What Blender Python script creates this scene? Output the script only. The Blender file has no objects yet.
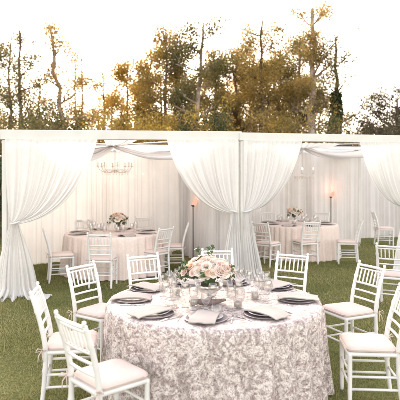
import bpy, math, random
import numpy as np
from mathutils import Vector, Matrix
PI = math.pi
random.seed(7)
S = bpy.context.scene
col = S.collection
F = 520.0; YH = 177.0; HC = 1.85          # pinhole used to turn photo measurements (400 px) into metres
def gx(px, s): return (px-200.0)/s
def gy(s): return F/s
def gz(py, s): return HC-(py-YH)/s

# ------------------------------------------------------------------ materials
def new_mat(name):
    m = bpy.data.materials.new(name); m.use_nodes = True
    nt = m.node_tree
    for n in list(nt.nodes):
        nt.nodes.remove(n)
    out = nt.nodes.new('ShaderNodeOutputMaterial')
    return m, nt, out
def N(nt, t, **kw):
    n = nt.nodes.new(t)
    for k, v in kw.items():
        if k in n.inputs: n.inputs[k].default_value = v
        else: setattr(n, k, v)
    return n
def ramp(nt, stops):
    r = nt.nodes.new('ShaderNodeValToRGB')
    while len(r.color_ramp.elements) < len(stops): r.color_ramp.elements.new(0.5)
    for e, (p, c) in zip(r.color_ramp.elements, stops):
        e.position = p; e.color = (*c, 1)
    return r
def plain(name, c1, c2, scale=8, rough=.5, metal=0, bump=0, bscale=60, spec=.5, detail=4):
    m, nt, out = new_mat(name)
    tc = N(nt, 'ShaderNodeTexCoord')
    no = N(nt, 'ShaderNodeTexNoise'); no.inputs['Scale'].default_value = scale; no.inputs['Detail'].default_value = detail
    nt.links.new(tc.outputs['Object'], no.inputs['Vector'])
    r = ramp(nt, [(.35, c1), (.65, c2)])
    nt.links.new(no.outputs['Fac'], r.inputs[0])
    p = N(nt, 'ShaderNodeBsdfPrincipled'); p.inputs['Roughness'].default_value = rough
    p.inputs['Metallic'].default_value = metal; p.inputs['Specular IOR Level'].default_value = spec
    nt.links.new(r.outputs[0], p.inputs['Base Color'])
    if bump:
        b = N(nt, 'ShaderNodeBump'); b.inputs['Strength'].default_value = bump; b.inputs['Distance'].default_value = .01
        n2 = N(nt, 'ShaderNodeTexNoise'); n2.inputs['Scale'].default_value = bscale
        nt.links.new(tc.outputs['Object'], n2.inputs['Vector'])
        nt.links.new(n2.outputs['Fac'], b.inputs['Height']); nt.links.new(b.outputs[0], p.inputs['Normal'])
    nt.links.new(p.outputs[0], out.inputs[0])
    return m
def fabric(name, c1, c2, transl=.35, transp=0., weave=900, scale=3, creases=0):
    """woven cloth that lets light through"""
    m, nt, out = new_mat(name)
    tc = N(nt, 'ShaderNodeTexCoord')
    no = N(nt, 'ShaderNodeTexNoise'); no.inputs['Scale'].default_value = scale; no.inputs['Detail'].default_value = 5
    nt.links.new(tc.outputs['Object'], no.inputs['Vector'])
    r = ramp(nt, [(.3, c1), (.7, c2)]); nt.links.new(no.outputs['Fac'], r.inputs[0])
    wv = N(nt, 'ShaderNodeTexNoise'); wv.inputs['Scale'].default_value = weave
    nt.links.new(tc.outputs['Object'], wv.inputs['Vector'])
    b = N(nt, 'ShaderNodeBump'); b.inputs['Strength'].default_value = .15; b.inputs['Distance'].default_value = .002
    nt.links.new(wv.outputs['Fac'], b.inputs['Height'])
    d = N(nt, 'ShaderNodeBsdfDiffuse'); t = N(nt, 'ShaderNodeBsdfTranslucent')
    for q in (d, t):
        nt.links.new(r.outputs[0], q.inputs['Color']); nt.links.new(b.outputs[0], q.inputs['Normal'])
    mx = N(nt, 'ShaderNodeMixShader'); mx.inputs[0].default_value = transl
    nt.links.new(d.outputs[0], mx.inputs[1]); nt.links.new(t.outputs[0], mx.inputs[2])
    if creases:
        cn = N(nt, 'ShaderNodeTexNoise'); cn.inputs['Scale'].default_value = 7; cn.inputs['Distortion'].default_value = 1.5; nt.links.new(tc.outputs['Object'], cn.inputs['Vector'])
        b2 = N(nt, 'ShaderNodeBump'); b2.inputs['Strength'].default_value = creases; b2.inputs['Distance'].default_value = .03
        nt.links.new(cn.outputs['Fac'], b2.inputs['Height']); nt.links.new(b2.outputs[0], b.inputs['Normal'])
    last = mx
    if transp:
        tr = N(nt, 'ShaderNodeBsdfTransparent'); m2 = N(nt, 'ShaderNodeMixShader'); m2.inputs[0].default_value = transp
        nt.links.new(mx.outputs[0], m2.inputs[1]); nt.links.new(tr.outputs[0], m2.inputs[2]); last = m2
    nt.links.new(last.outputs[0], out.inputs[0])
    return m
def leafmat(name, cols, transl=.45, rough=.5):
    """leaves: the colour differs from leaf to leaf"""
    m, nt, out = new_mat(name)
    g = N(nt, 'ShaderNodeNewGeometry')
    n = len(cols)
    r = ramp(nt, [((i+.5)/n, c) for i, c in enumerate(cols)])
    tc = N(nt, 'ShaderNodeTexCoord'); no = N(nt, 'ShaderNodeTexNoise'); no.inputs['Scale'].default_value = .55
    nt.links.new(tc.outputs['Object'], no.inputs['Vector'])
    ma = N(nt, 'ShaderNodeMath', operation='MULTIPLY_ADD'); ma.inputs[1].default_value = .5
    m3 = N(nt, 'ShaderNodeMath', operation='MULTIPLY_ADD'); m3.inputs[1].default_value = 1.6; m3.inputs[2].default_value = -.55
    nt.links.new(no.outputs['Fac'], m3.inputs[0])
    nt.links.new(g.outputs['Random Per Island'], ma.inputs[0]); nt.links.new(m3.outputs[0], ma.inputs[2])
    nt.links.new(ma.outputs[0], r.inputs[0])
    p = N(nt, 'ShaderNodeBsdfPrincipled'); p.inputs['Roughness'].default_value = rough
    t = N(nt, 'ShaderNodeBsdfTranslucent')
    nt.links.new(r.outputs[0], p.inputs['Base Color']); nt.links.new(r.outputs[0], t.inputs['Color'])
    mx = N(nt, 'ShaderNodeMixShader'); mx.inputs[0].default_value = transl
    nt.links.new(p.outputs[0], mx.inputs[1]); nt.links.new(t.outputs[0], mx.inputs[2])
    nt.links.new(mx.outputs[0], out.inputs[0])
    return m
def glassmat(name, tint=(1, 1, 1), rough=0.02):
    m, nt, out = new_mat(name)
    tc = N(nt, 'ShaderNodeTexCoord'); no = N(nt, 'ShaderNodeTexNoise'); no.inputs['Scale'].default_value = 30
    nt.links.new(tc.outputs['Object'], no.inputs['Vector'])
    r = ramp(nt, [(.3, tint), (.7, tuple(c*.97 for c in tint))]); nt.links.new(no.outputs['Fac'], r.inputs[0])
    # thin blown glass: clear straight through, mirror-like towards its rims
    tr = N(nt, 'ShaderNodeBsdfTransparent'); gl = N(nt, 'ShaderNodeBsdfGlossy'); gl.inputs['Roughness'].default_value = rough
    nt.links.new(r.outputs[0], tr.inputs['Color'])
    lw = N(nt, 'ShaderNodeLayerWeight'); lw.inputs['Blend'].default_value = .35
    pw = N(nt, 'ShaderNodeMath', operation='POWER'); pw.inputs[1].default_value = 2.2; nt.links.new(lw.outputs['Facing'], pw.inputs[0])
    sc_ = N(nt, 'ShaderNodeMath', operation='MULTIPLY_ADD'); sc_.inputs[1].default_value = .8; sc_.inputs[2].default_value = .10
    nt.links.new(pw.outputs[0], sc_.inputs[0])
    mx = N(nt, 'ShaderNodeMixShader'); nt.links.new(sc_.outputs[0], mx.inputs[0])
    nt.links.new(tr.outputs[0], mx.inputs[1]); nt.links.new(gl.outputs[0], mx.inputs[2])
    nt.links.new(mx.outputs[0], out.inputs[0])
    return m
def sequin(name):
    """blush mesh cloth sewn over with small reflecting discs"""
    m, nt, out = new_mat(name)
    tc = N(nt, 'ShaderNodeTexCoord')
    v = N(nt, 'ShaderNodeTexVoronoi'); v.inputs['Scale'].default_value = 125
    big = N(nt, 'ShaderNodeTexNoise'); big.inputs['Scale'].default_value = 11; big.inputs['Detail'].default_value = 6; big.inputs['Distortion'].default_value = 2.2
    for q in (v, big): nt.links.new(tc.outputs['Object'], q.inputs['Vector'])
    sep = N(nt, 'ShaderNodeSeparateColor'); nt.links.new(v.outputs['Color'], sep.inputs[0])
    c1 = ramp(nt, [(.03, (.34, .28, .265)), (.22, (.52, .45, .425)), (.55, (.68, .60, .565)), (.9, (.80, .74, .70))])
    nt.links.new(sep.outputs[0], c1.inputs[0])
    c2 = ramp(nt, [(.42, (.60, .56, .56)), (.54, (1, 1, 1))]); nt.links.new(big.outputs['Fac'], c2.inputs[0])
    mul = N(nt, 'ShaderNodeMix', data_type='RGBA', blend_type='MULTIPLY'); mul.inputs[0].default_value = 1
    nt.links.new(c1.outputs[0], mul.inputs[6]); nt.links.new(c2.outputs[0], mul.inputs[7])
    p = N(nt, 'ShaderNodeBsdfPrincipled')
    nt.links.new(mul.outputs[2], p.inputs['Base Color'])
    mr = ramp(nt, [(.0, (.0,)*3), (1, (.25,)*3)]); nt.links.new(sep.outputs[1], mr.inputs[0]); nt.links.new(mr.outputs[0], p.inputs['Metallic'])
    p.inputs['Roughness'].default_value = .55; p.inputs['Specular IOR Level'].default_value = .3
    b = N(nt, 'ShaderNodeBump'); b.inputs['Strength'].default_value = .6; b.inputs['Distance'].default_value = .008
    add = N(nt, 'ShaderNodeMath', operation='ADD'); nt.links.new(sep.outputs[2], add.inputs[0]); nt.links.new(big.outputs['Fac'], add.inputs[1])
    nt.links.new(add.outputs[0], b.inputs['Height']); nt.links.new(b.outputs[0], p.inputs['Normal'])
    nt.links.new(p.outputs[0], out.inputs[0])
    return m
def glow(name, c, strength):
    m, nt, out = new_mat(name)
    tc = N(nt, 'ShaderNodeTexCoord'); no = N(nt, 'ShaderNodeTexNoise'); no.inputs['Scale'].default_value = 12
    nt.links.new(tc.outputs['Object'], no.inputs['Vector'])
    r = ramp(nt, [(.2, c), (.8, tuple(q*.85 for q in c))]); nt.links.new(no.outputs['Fac'], r.inputs[0])
    e = N(nt, 'ShaderNodeEmission'); e.inputs['Strength'].default_value = strength
    nt.links.new(r.outputs[0], e.inputs['Color']); nt.links.new(e.outputs[0], out.inputs[0])
    return m
M = {
 'chair': plain('white_painted_wood', (.69, .68, .655), (.75, .74, .72), 6, .38, bump=.08, bscale=90),
 'frame': plain('cream_painted_timber', (.64, .625, .59), (.69, .675, .64), 4, .5, bump=.1),
 'cushion': fabric('blush_cushion_cloth', (.70, .585, .53), (.76, .65, .60), .05, creases=.5),
 'sheer': fabric('white_sheer_voile', (.83, .82, .80), (.87, .86, .84), .25, .08, creases=.15),
 'wallsheer': fabric('greige_sheer_voile', (.80, .78, .765), (.85, .83, .815), .42, .03, creases=.2),
 'ceil': fabric('ceiling_voile', (.86, .84, .82), (.88, .86, .84), .5, .08),
 'blush': fabric('blush_linen', (.86, .715, .64), (.90, .80, .73), .14, 0, 120, 28, creases=.35),
 'sequin': sequin('blush_sequin_mesh'),
 'napkin': fabric('cream_napkin_linen', (.50, .45, .415), (.56, .51, .47), .08, 0, 700),
 'charger': plain('smoked_glass', (.24, .205, .215), (.34, .30, .31), 25, .3, metal=.2, spec=.5),
 'plate': plain('pearl_grey_porcelain', (.36, .33, .33), (.44, .41, .41), 12, .25, spec=.5),
 'silver': plain('polished_silver', (.72, .70, .68), (.80, .78, .75), 20, .18, metal=1),
 'mercury': plain('mercury_silver_glass', (.45, .42, .40), (.75, .72, .69), 40, .22, metal=.9, bump=.3),
 'glass': glassmat('clear_glass', (.985, .98, .975)),
 'wax': fabric('ivory_wax', (.85, .80, .70), (.88, .83, .74), .4),
 'black': plain('black_iron', (.025, .02, .02), (.045, .04, .035), 30, .5, metal=.5),
 'rod': plain('grey_metal_tube', (.35, .33, .33), (.45, .42, .42), 20, .4, metal=.7),
 'wood': plain('grey_driftwood', (.16, .11, .10), (.28, .21, .19), 18, .8, bump=.4),
 'rose_blush': fabric('blush_petals', (.84, .66, .57), (.87, .75, .68), .3, 0, 60, 20),
 'rose_ivory': fabric('ivory_petals', (.88, .80, .70), (.90, .84, .77), .3, 0, 60, 20),
 'rose_peach': fabric('peach_petals', (.90, .62, .44), (.90, .72, .55), .3, 0, 60, 20),
 'sprig': leafmat('bouquet_leaves', [(.06, .11, .04), (.10, .16, .06), (.16, .21, .10)], .25),
 'dusk': leafmat('dried_purple_petals', [(.10, .06, .07), (.16, .10, .11)], .15),
 'bark': plain('eucalyptus_bark', (.10, .062, .045), (.24, .165, .13), 5, .9, bump=.8, bscale=14),
 'palebark': plain('pale_peeling_bark', (.24, .17, .13), (.50, .40, .33), 4, .85, bump=.6, bscale=12),
 'ivybark': plain('dark_bark', (.06, .05, .035), (.11, .09, .06), 6, .9, bump=.8, bscale=14),
 'gold': leafmat('golden_leaves', [(.16, .16, .04), (.42, .29, .06), (.64, .42, .08), (.74, .56, .16)], .62),
 'amber': leafmat('amber_leaves', [(.09, .085, .03), (.22, .17, .05), (.42, .28, .075), (.62, .44, .15)], .6),
 'olive': leafmat('olive_leaves', [(.045, .055, .02), (.10, .105, .035), (.20, .17, .055), (.36, .26, .10)], .5),
 'dark': leafmat('dark_needles', [(.03, .034, .015), (.07, .058, .025), (.13, .095, .045)], .4),
 'ivy': leafmat('ivy_leaves', [(.02, .035, .012), (.045, .065, .022), (.08, .10, .04)], .3),
 'pearl': plain('pearl_white_metal', (.80, .74, .70), (.84, .79, .75), 20, .3, metal=.1),
 'crystal': glassmat('cut_crystal', (1, .96, .93)),
 'bulb': glow('candle_bulb_light', (1, .72, .5), 1.6),
 'shade': glow('lamp_flame_light', (1, .56, .40), .20),
}
def grass_mat():
    m, nt, out = new_mat('lawn_soil_and_thatch')
    tc = N(nt, 'ShaderNodeTexCoord')
    a = N(nt, 'ShaderNodeTexNoise'); a.inputs['Scale'].default_value = .8; a.inputs['Detail'].default_value = 8
    f = N(nt, 'ShaderNodeTexNoise'); f.inputs['Scale'].default_value = 45; f.inputs['Detail'].default_value = 6
    for q in (a, f): nt.links.new(tc.outputs['Object'], q.inputs['Vector'])
    r1 = ramp(nt, [(.35, (.14, .155, .055)), (.65, (.23, .235, .09))]); nt.links.new(a.outputs['Fac'], r1.inputs[0])
    r2 = ramp(nt, [(.35, (.55, .55, .5)), (.65, (1, 1, 1))]); nt.links.new(f.outputs['Fac'], r2.inputs[0])
    mul = N(nt, 'ShaderNodeMix', data_type='RGBA', blend_type='MULTIPLY'); mul.inputs[0].default_value = 1
    nt.links.new(r1.outputs[0], mul.inputs[6]); nt.links.new(r2.outputs[0], mul.inputs[7])
    p = N(nt, 'ShaderNodeBsdfPrincipled'); p.inputs['Roughness'].default_value = .95; p.inputs['Specular IOR Level'].default_value = .1
    b = N(nt, 'ShaderNodeBump'); b.inputs['Strength'].default_value = .8; b.inputs['Distance'].default_value = .03
    nt.links.new(mul.outputs[2], p.inputs['Base Color']); nt.links.new(f.outputs['Fac'], b.inputs['Height']); nt.links.new(b.outputs[0], p.inputs['Normal'])
    nt.links.new(p.outputs[0], out.inputs[0])
    return m
M['lawn'] = grass_mat()
M['blades'] = leafmat('grass_blades', [(.15, .175, .055), (.24, .245, .085), (.36, .33, .13), (.48, .41, .22)], .35, .6)

# ------------------------------------------------------------------ mesh helpers
class MB:
    def __init__(s): s.v = []; s.f = []
    def add(s, vs, fs):
        b = len(s.v); s.v += [tuple(map(float, q)) for q in vs]; s.f += [tuple(i+b for i in f) for f in fs]; return s
    def tube(s, pts, rad, n=8, cap=True):
        pts = [Vector(p) for p in pts]
        if not isinstance(rad, (list, tuple)): rad = [rad]*len(pts)
        rings = []; up = None
        for i, p in enumerate(pts):
            d = (pts[min(i+1, len(pts)-1)]-pts[max(i-1, 0)])
            if d.length < 1e-9: d = Vector((0, 0, 1))
            d.normalize()
            if up is None:
                up = Vector((1, 0, 0)) if abs(d.x) < .8 else Vector((0, 1, 0))
            a = (up-d*up.dot(d)).normalized(); up = a; c = d.cross(a)
            rings.append([p+(a*math.cos(2*PI*k/n)+c*math.sin(2*PI*k/n))*rad[i] for k in range(n)])
        vs = [q for r in rings for q in r]; fs = []
        for i in range(len(pts)-1):
            for k in range(n):
                fs.append((i*n+k, i*n+(k+1) % n, (i+1)*n+(k+1) % n, (i+1)*n+k))
        if cap:
            fs.append(tuple(range(n))[::-1]); fs.append(tuple((len(pts)-1)*n+k for k in range(n)))
        return s.add(vs, fs)
    def lathe(s, prof, c=(0, 0, 0), n=24, close=False):
        vs = []; fs = []
        for r, z in prof:
            for k in range(n):
                vs.append((c[0]+r*math.cos(2*PI*k/n), c[1]+r*math.sin(2*PI*k/n), c[2]+z))
        m = len(prof)
        for i in range(m-1 if not close else m):
            j = (i+1) % m
            for k in range(n):
                fs.append((i*n+k, i*n+(k+1) % n, j*n+(k+1) % n, j*n+k))
        return s.add(vs, fs)
    def box(s, c, d, R=None):
        x, y, z = [q/2 for q in d]
        vs = [Vector((a*x, b*y, e*z)) for a in (-1, 1) for b in (-1, 1) for e in (-1, 1)]
        if R is not None: vs = [R @ q for q in vs]
        vs = [q+Vector(c) for q in vs]
        return s.add(vs, [(0, 1, 3, 2), (4, 6, 7, 5), (0, 4, 5, 1), (2, 3, 7, 6), (0, 2, 6, 4), (1, 5, 7, 3)])
    def grid(s, P, wrap=False):
        nu = len(P); nv = len(P[0]); vs = [q for r in P for q in r]; fs = []
        for i in range(nu if wrap else nu-1):
            j = (i+1) % nu
            for k in range(nv-1):
                fs.append((i*nv+k, j*nv+k, j*nv+k+1, i*nv+k+1))
        return s.add(vs, fs)
    def mesh(s, name, mat, smooth=True):
        me = bpy.data.meshes.new(name); me.from_pydata(s.v, [], s.f); me.update()
        me.materials.append(mat)
        if smooth: me.polygons.foreach_set('use_smooth', [True]*len(me.polygons))
        return me
    def obj(s, name, mat, parent=None, loc=(0, 0, 0), smooth=True, bevel=0, rot=None):
        o = bpy.data.objects.new(name, s.mesh(name, mat, smooth)); col.objects.link(o)
        o.location = loc
        if rot: o.rotation_euler = rot
        if parent: o.parent = parent
        if bevel:
            b = o.modifiers.new('bevel', 'BEVEL'); b.width = bevel; b.segments = 2; b.limit_method = 'ANGLE'
        return o
def tag(o, label=None, cat=None, group=None, kind=None):
    if label: o['label'] = label
    if cat: o['category'] = cat
    if group: o['group'] = group
    if kind: o['kind'] = kind
    return o
def empty(name, loc=(0, 0, 0), rz=0, **kw):
    o = bpy.data.objects.new(name, None); col.objects.link(o); o.location = loc; o.rotation_euler = (0, 0, rz); o.empty_display_size = .1
    return tag(o, **kw)
def copy_tree(o, parent=None):
    c = o.copy(); col.objects.link(c); c.parent = parent
    for ch in o.children: copy_tree(ch, c)
    return c
def quads_mesh(name, C, U, V, mat, parent=None, tri=False):
    """many separate leaf faces from numpy arrays: centre, half-length axis, half-width axis"""
    n = len(C)
    if tri: P = np.stack([C-V, C+V, C+U], 1); k = 3
    else: P = np.stack([C-U, C+V, C+U, C-V], 1); k = 4
    me = bpy.data.meshes.new(name)
    me.vertices.add(n*k); me.vertices.foreach_set('co', P.astype(np.float32).ravel())
    me.loops.add(n*k); me.loops.foreach_set('vertex_index', np.arange(n*k, dtype=np.int32))
    me.polygons.add(n); me.polygons.foreach_set('loop_start', np.arange(0, n*k, k, dtype=np.int32))
    try: me.polygons.foreach_set('loop_total', np.full(n, k, dtype=np.int32))
    except Exception: pass
    me.update(calc_edges=True); me.validate(); me.materials.append(mat)
    o = bpy.data.objects.new(name, me); col.objects.link(o)
    if parent: o.parent = parent
    return o
def unit(a): return a/np.maximum(np.linalg.norm(a, axis=1, keepdims=True), 1e-9)

# ------------------------------------------------------------------ ground
rng = np.random.default_rng(3)
def ground():
    xs = np.concatenate([np.linspace(-600, -20, 12), np.linspace(-16, 16, 50), np.linspace(20, 600, 12)])
    ys = np.concatenate([np.linspace(-200, -5, 8), np.linspace(-2, 36, 70), np.linspace(42, 900, 14)])
    P = []
    for x in xs:
        P.append([(x, y, .012*math.sin(x*1.3+y*.7)*math.sin(y*.9) if abs(x) < 16 and 0 < y < 36 else 0) for y in ys])
    tag(MB().grid(P).obj('lawn', M['lawn']), kind='structure')
ground()
def blades():
    Ps = []
    for (y0, y1, dens) in ((2.6, 5, 2300), (5, 8, 2600), (8, 11.5, 1900), (11.5, 17, 700)):
        w0 = y1*.40+.6
        n = int((y1-y0)*2*w0*dens)
        Ps.append(np.stack([rng.uniform(-w0, w0, n), rng.uniform(y0, y1, n), np.zeros(n)], 1))
    C = np.concatenate(Ps); n = len(C)
    C[:, 2] = .012*np.sin(C[:, 0]*1.3+C[:, 1]*.7)*np.sin(C[:, 1]*.9)-.003
    h = rng.uniform(.018, .045, n)*(1+.35*np.sin(C[:, 0]*3.1+2*np.sin(C[:, 1]*2.3)))
    a = rng.uniform(0, 2*PI, n); t = rng.uniform(.1, 1.0, n)
    U = np.stack([np.cos(a)*t*h, np.sin(a)*t*h, h], 1)
    b = rng.uniform(0, 2*PI, n); w = rng.uniform(.0016, .0035, n)*(1+C[:, 1]/9)
    V = np.stack([np.cos(b)*w, np.sin(b)*w, np.zeros(n)], 1)
    tag(quads_mesh('grass', C, U, V, M['blades'], tri=True), 'short mown green grass covering the lawn', 'grass', kind='stuff')
blades()

# ------------------------------------------------------------------ tents: frame, drapes, ceiling swags
FL1, FR1, BR1, BL1 = [Vector(p) for p in ((-3.0, 8.0), (.665, 9.35), (-.5, 13.2), (-3.9, 10.7))]
FL2, FR2, BR2, BL2 = [Vector(p) for p in ((.76, 9.35), (4.12, 10.2), (4.5, 14.7), (.25, 14.0))]
def sink(p, z): return Vector((p.x, p.y, z))
def tent(label, c, hs, beam_h, hub):
    t = empty('tent_frame', (0, 0, 0), label=label, cat='tent frame', group='white drape tents')
    t.location = (c[0].x, c[0].y, 0); o = Vector((c[0].x, c[0].y, 0))
    for p, h in zip(c, hs):
        b = MB().box((p.x-o.x, p.y-o.y, (h-.003)/2), (.075, .075, h-.003)); b.obj('post', M['frame'], t, smooth=False, bevel=.006)
    for i in range(4):
        a, b = c[i], c[(i+1) % 4]; ha, hb = hs[i], hs[(i+1) % 4]
        A = Vector((a.x, a.y, ha+beam_h/2))-o; B = Vector((b.x, b.y, hb+beam_h/2))-o
        d = B-A; e = d.normalized()
        w = .12 if i in (0, 2) else .10
        hh = beam_h if i in (0, 2) else beam_h-.02
        ext = .07 if i in (0, 2) else -.07
        A2 = A-e*ext; B2 = B+e*ext; d = B2-A2; e = d.normalized()
        side = Vector((-e.y, e.x, 0)).normalized(); up = e.cross(side)*-1
        if up.z < 0: up = -up
        R = Matrix((e, side, up)).transposed()
        MB().box((A2+B2)/2, (d.length, w, hh), R).obj('beam', M['frame'], t, smooth=False, bevel=.008)
    H = Vector(hub)-o
    for i in range(4):
        P = Vector((c[i].x, c[i].y, hs[i]+.03))-o
        MB().tube([P.lerp(H, .02), H], .013, 8).obj('rafter', M['rod'], t)
    MB().lathe([(0, -.05), (.05, -.04), (.055, 0), (.04, .03), (0, .04)], H, 12).obj('hub', M['rod'], t)
    return t
HUB1 = (-1.70, 10.15, 2.47); HUB2 = (2.40, 12.2, 2.58)
tent('white timber frame of the left tent, with long front beam', [FL1, FR1, BR1, BL1], [2.425, 2.515, 2.50, 2.43], .150, HUB1)
tent('white timber frame of the right tent, its beam a little lower', [FL2, FR2, BR2, BL2], [2.50, 2.515, 2.56, 2.55], .145, HUB2)

def fnoise(x, seed):
    return math.sin(x*1.7+seed)+.6*math.sin(x*3.9+seed*2.3)+.4*math.sin(x*8.3+seed*.7)
def front_drape(label, base, out, span, H0, H1, zt, tie_x, flare, foot_shift, seed, lean=.0, puddle=.2):
    """base: post top on the beam, out: unit direction along the beam to the drape's free edge"""
    e = Vector((out[0], out[1], 0)).normalized(); n = Vector((e.y, -e.x, 0))
    if n.y > 0: n = -n
    nu, nv, nw = 150, 44, 40
    ctrlz = zt+(H0-zt)*.07
    P = []
    for i in range(nu+1):
        u = i/nu; row = []
        H = H0+(H1-H0)*u
        fold = math.sin(2*PI*13*u+1.3*fnoise(u*5, seed)); fold2 = fnoise(u*31, seed+2)
        x0 = u*span; x2 = tie_x+(u-.5)*.11; z2 = zt-.035*u+.02*math.sin(9*u+seed)
        xc = x2+(x0-x2)*.72
        for j in range(nv+1):
            t = j/nv
            b0, b1, b2 = (1-t)**2, 2*t*(1-t), t*t
            x = b0*x0+b1*xc+b2*x2; z = b0*H+b1*(ctrlz-.03*u)+b2*z2
            dep = .012+.022*(1-abs(2*t-1)**2)*(.6+.6*u)
            d = .085+dep*(fold+.35*fold2)*(1-t*.3)+.05*t*math.sin(7*u+seed)
            z += .012*fold2*t*(1-t)*2
            row.append(Vector((base[0], base[1], 0))+e*x+n*d+Vector((0, 0, z)))
        xl, zl, dl = x2, z2, .085+.012*.7*(fold+.35*fold2)+.05*math.sin(7*u+seed)
        for j in range(1, nw+1):
            t = j/nw
            wd = .11+(flare-.11)*(1-(1-t)**1.7)
            x = tie_x+(u-.5)*wd+foot_shift*t**1.3
            z = zl*(1-t)+.004
            ff = math.sin(2*PI*7*u+1.5*fnoise(u*4, seed+5))
            amp = .012+.036*t
            d = dl*(1-t)+.10*t+amp*(ff+.3*fold2)
            bulge = .05*math.sin(PI*min(1, t*3.2))*(1 if t < .32 else 0)
            d += bulge*.5
            if t > .88:                                 # cloth pooling on the grass
                q = (t-.88)/.12
                d += puddle*q*(1+.5*ff); x += (u-.5)*puddle*2.0*q
                z = max(.012+.03*(1+ff)*(1-q)+.015*abs(fold2)*q, z*(1-q))
            row.append(Vector((base[0], base[1], 0))+e*x+n*d+Vector((0, 0, z)))
        P.append(row)
    o = Vector((base[0], base[1], 0))
    P = [[q-o for q in r] for r in P]
    r = empty('curtain', o, label=label, cat='curtain', group='tied back front curtains')
    MB().grid(P).obj('drape', M['sheer'], r)
    c = e*tie_x+n*.10+Vector((0, 0, zt-.02))
    pts = [c+e*.068*math.cos(a)+n*.075*math.sin(a)+Vector((0, 0, .02*math.cos(a))) for a in [2*PI*k/20 for k in range(21)]]
    MB().tube(pts, .014, 8).obj('tieback', M['sheer'], r)
    return r
e1 = (FR1-FL1).normalized(); e2 = (FR2-FL2).normalized()
front_drape('left white front curtain tied to the outer post of the left tent', FL1+e1*.0, e1, 1.40, 2.425, 2.46, 1.17, .14, .62, .04, 1.0)
front_drape('white curtain at the right end of the left tent, tied to the middle post', FR1-e1*.02, -e1, 1.32, 2.53, 2.49, 1.26, .09, .36, .04, 2.2)
front_drape('white curtain at the left end of the right tent, tied to the middle post', FL2+e2*.0, e2, 1.13, 2.50, 2.51, 1.27, .06, .34, .15, 3.9)
front_drape('white curtain tied back at the right edge of the right tent', FR2-e2*.02, -e2, 1.14, 2.515, 2.51, 1.27, .08, .55, .05, 5.3)

def hung_panel(name, label, A, B, H0, H1, seed, group, mat='wallsheer', folds=6.5, amp=.08, gather=0):
    """floor-length gathered curtain hung from a back or side beam"""
    A3 = Vector((A[0], A[1], 0)); B3 = Vector((B[0], B[1], 0)); L = (B3-A3).length; e = (B3-A3)/L; n = Vector((e.y, -e.x, 0))
    nu = int(L*70); nv = 26; P = []
    for i in range(nu+1):
        u = i/nu; x = u*L; row = []
        for j in range(nv+1):
            t = j/nv
            ph = 2*PI*folds*x+4.2*fnoise(x*1.3, seed)+1.2*fnoise(x*4.1, seed+3)+.5*t*math.sin(x*2+seed)
            sharp = math.sin(ph)+.25*math.sin(2*ph+seed)
            mod = .45+.35*math.sin(x*2.3+seed*3)+.35*abs(math.sin(x*5.1+seed))
            d = amp*(.35+.65*t)*sharp*mod+.02*t*fnoise(x*2.1, seed+1)+.045*t*math.sin(x*1.9+seed)
            z = (H0+(H1-H0)*u)*(1-t)+.01
            row.append(e*x+n*d+Vector((0, 0, z))-A3*0)
        P.append(row)
    o = MB().grid(P).obj(name, M[mat], None, A3)
    return tag(o, label, 'curtain', group)
G = 'gathered wall curtains'
def off(a, b, k=.05):
    return a.lerp(b, k)
hung_panel('wall_curtain', 'greige gathered curtain closing the back of the left tent', BL1+Vector((.05, -.03)), BR1+Vector((-.05, -.09)), 2.43, 2.50, 1.1, G)
hung_panel('wall_curtain', 'side curtain between the two tents, behind the left black lamp', BR1+Vector((-.01, -.12)), FR1+Vector((-.16, .12)), 2.50, 2.53, 4.1, G)
hung_panel('wall_curtain', 'side curtain at the outer left end of the left tent', FL1+Vector((-.02, .1)), BL1+Vector((.07, -.10)), 2.425, 2.43, 7.7, G)
hung_panel('wall_curtain', 'gathered curtain across the back of the right tent', BL2+Vector((.05, -.07)), BR2+Vector((-.05, -.07)), 2.55, 2.56, 2.7, G)
hung_panel('wall_curtain', 'inner side curtain of the right tent beside the middle post', BL2+Vector((.02, -.1)), FL2+Vector((.02, .14)), 2.55, 2.50, 9.2, G)
hung_panel('wall_curtain', 'farther curtain beyond the right tent, behind the lone chair', (4.75, 15.6), (9.5, 17.0), 2.6, 2.6, 5.7, G)
tf = empty('tent_frame', (4.75, 15.68, 0), label='rear frame of a farther tent, mostly hidden at the right', cat='tent frame', group='white drape tents')
dd = Vector((9.5-4.75, 1.4, 0))
MB().box((0, .02, 1.30), (.075, .075, 2.60)).obj('post', M['frame'], tf, smooth=False, bevel=.006)
MB().box((dd.x, dd.y+.02, 1.30), (.075, .075, 2.60)).obj('post', M['frame'], tf, smooth=False, bevel=.006)
MB().tube([Vector((0, .02, 2.63)), dd+Vector((0, .02, 2.63))], .045, 8).obj('beam', M['frame'], tf)

def swag(label, A, B, wa, wb, sag, seed, lift=0):
    """gathered strip of voile between two points: narrow at A, spread at B"""
    A = Vector(A); B = Vector(B); d = B-A; e = Vector((d.x, d.y, 0)).normalized(); n = Vector((-e.y, e.x, 0))
    nu, nv = 46, 40; P = []
    for i in range(nu+1):
        u = i/nu-.5; row = []
        f = math.sin(2*PI*7*(u+.5)+fnoise(u*6, seed)); g = fnoise(u*17, seed)
        for j in range(nv+1):
            t = j/nv; w = wa+(wb-wa)*t**.8
            s = 4*t*(1-t)
            z = A.z+(B.z-A.z)*t-sag*s*(1+.35*math.sin(2.5*u+seed))-.02*s*abs(g)+.022*f*(.4+.6*t)*(1 if t < .97 else .3)
            row.append(Vector((A.x+d.x*t, A.y+d.y*t, z))+n*(u*w+.01*g)-A)
        P.append(row)
    o = MB().grid(P).obj('ceiling_swag', M['ceil'], None, A)
    return tag(o, label, 'fabric swag', 'ceiling swags')
H1v, H2v = Vector(HUB1), Vector(HUB2)
def at(p, z): return (p.x, p.y, z)
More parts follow.
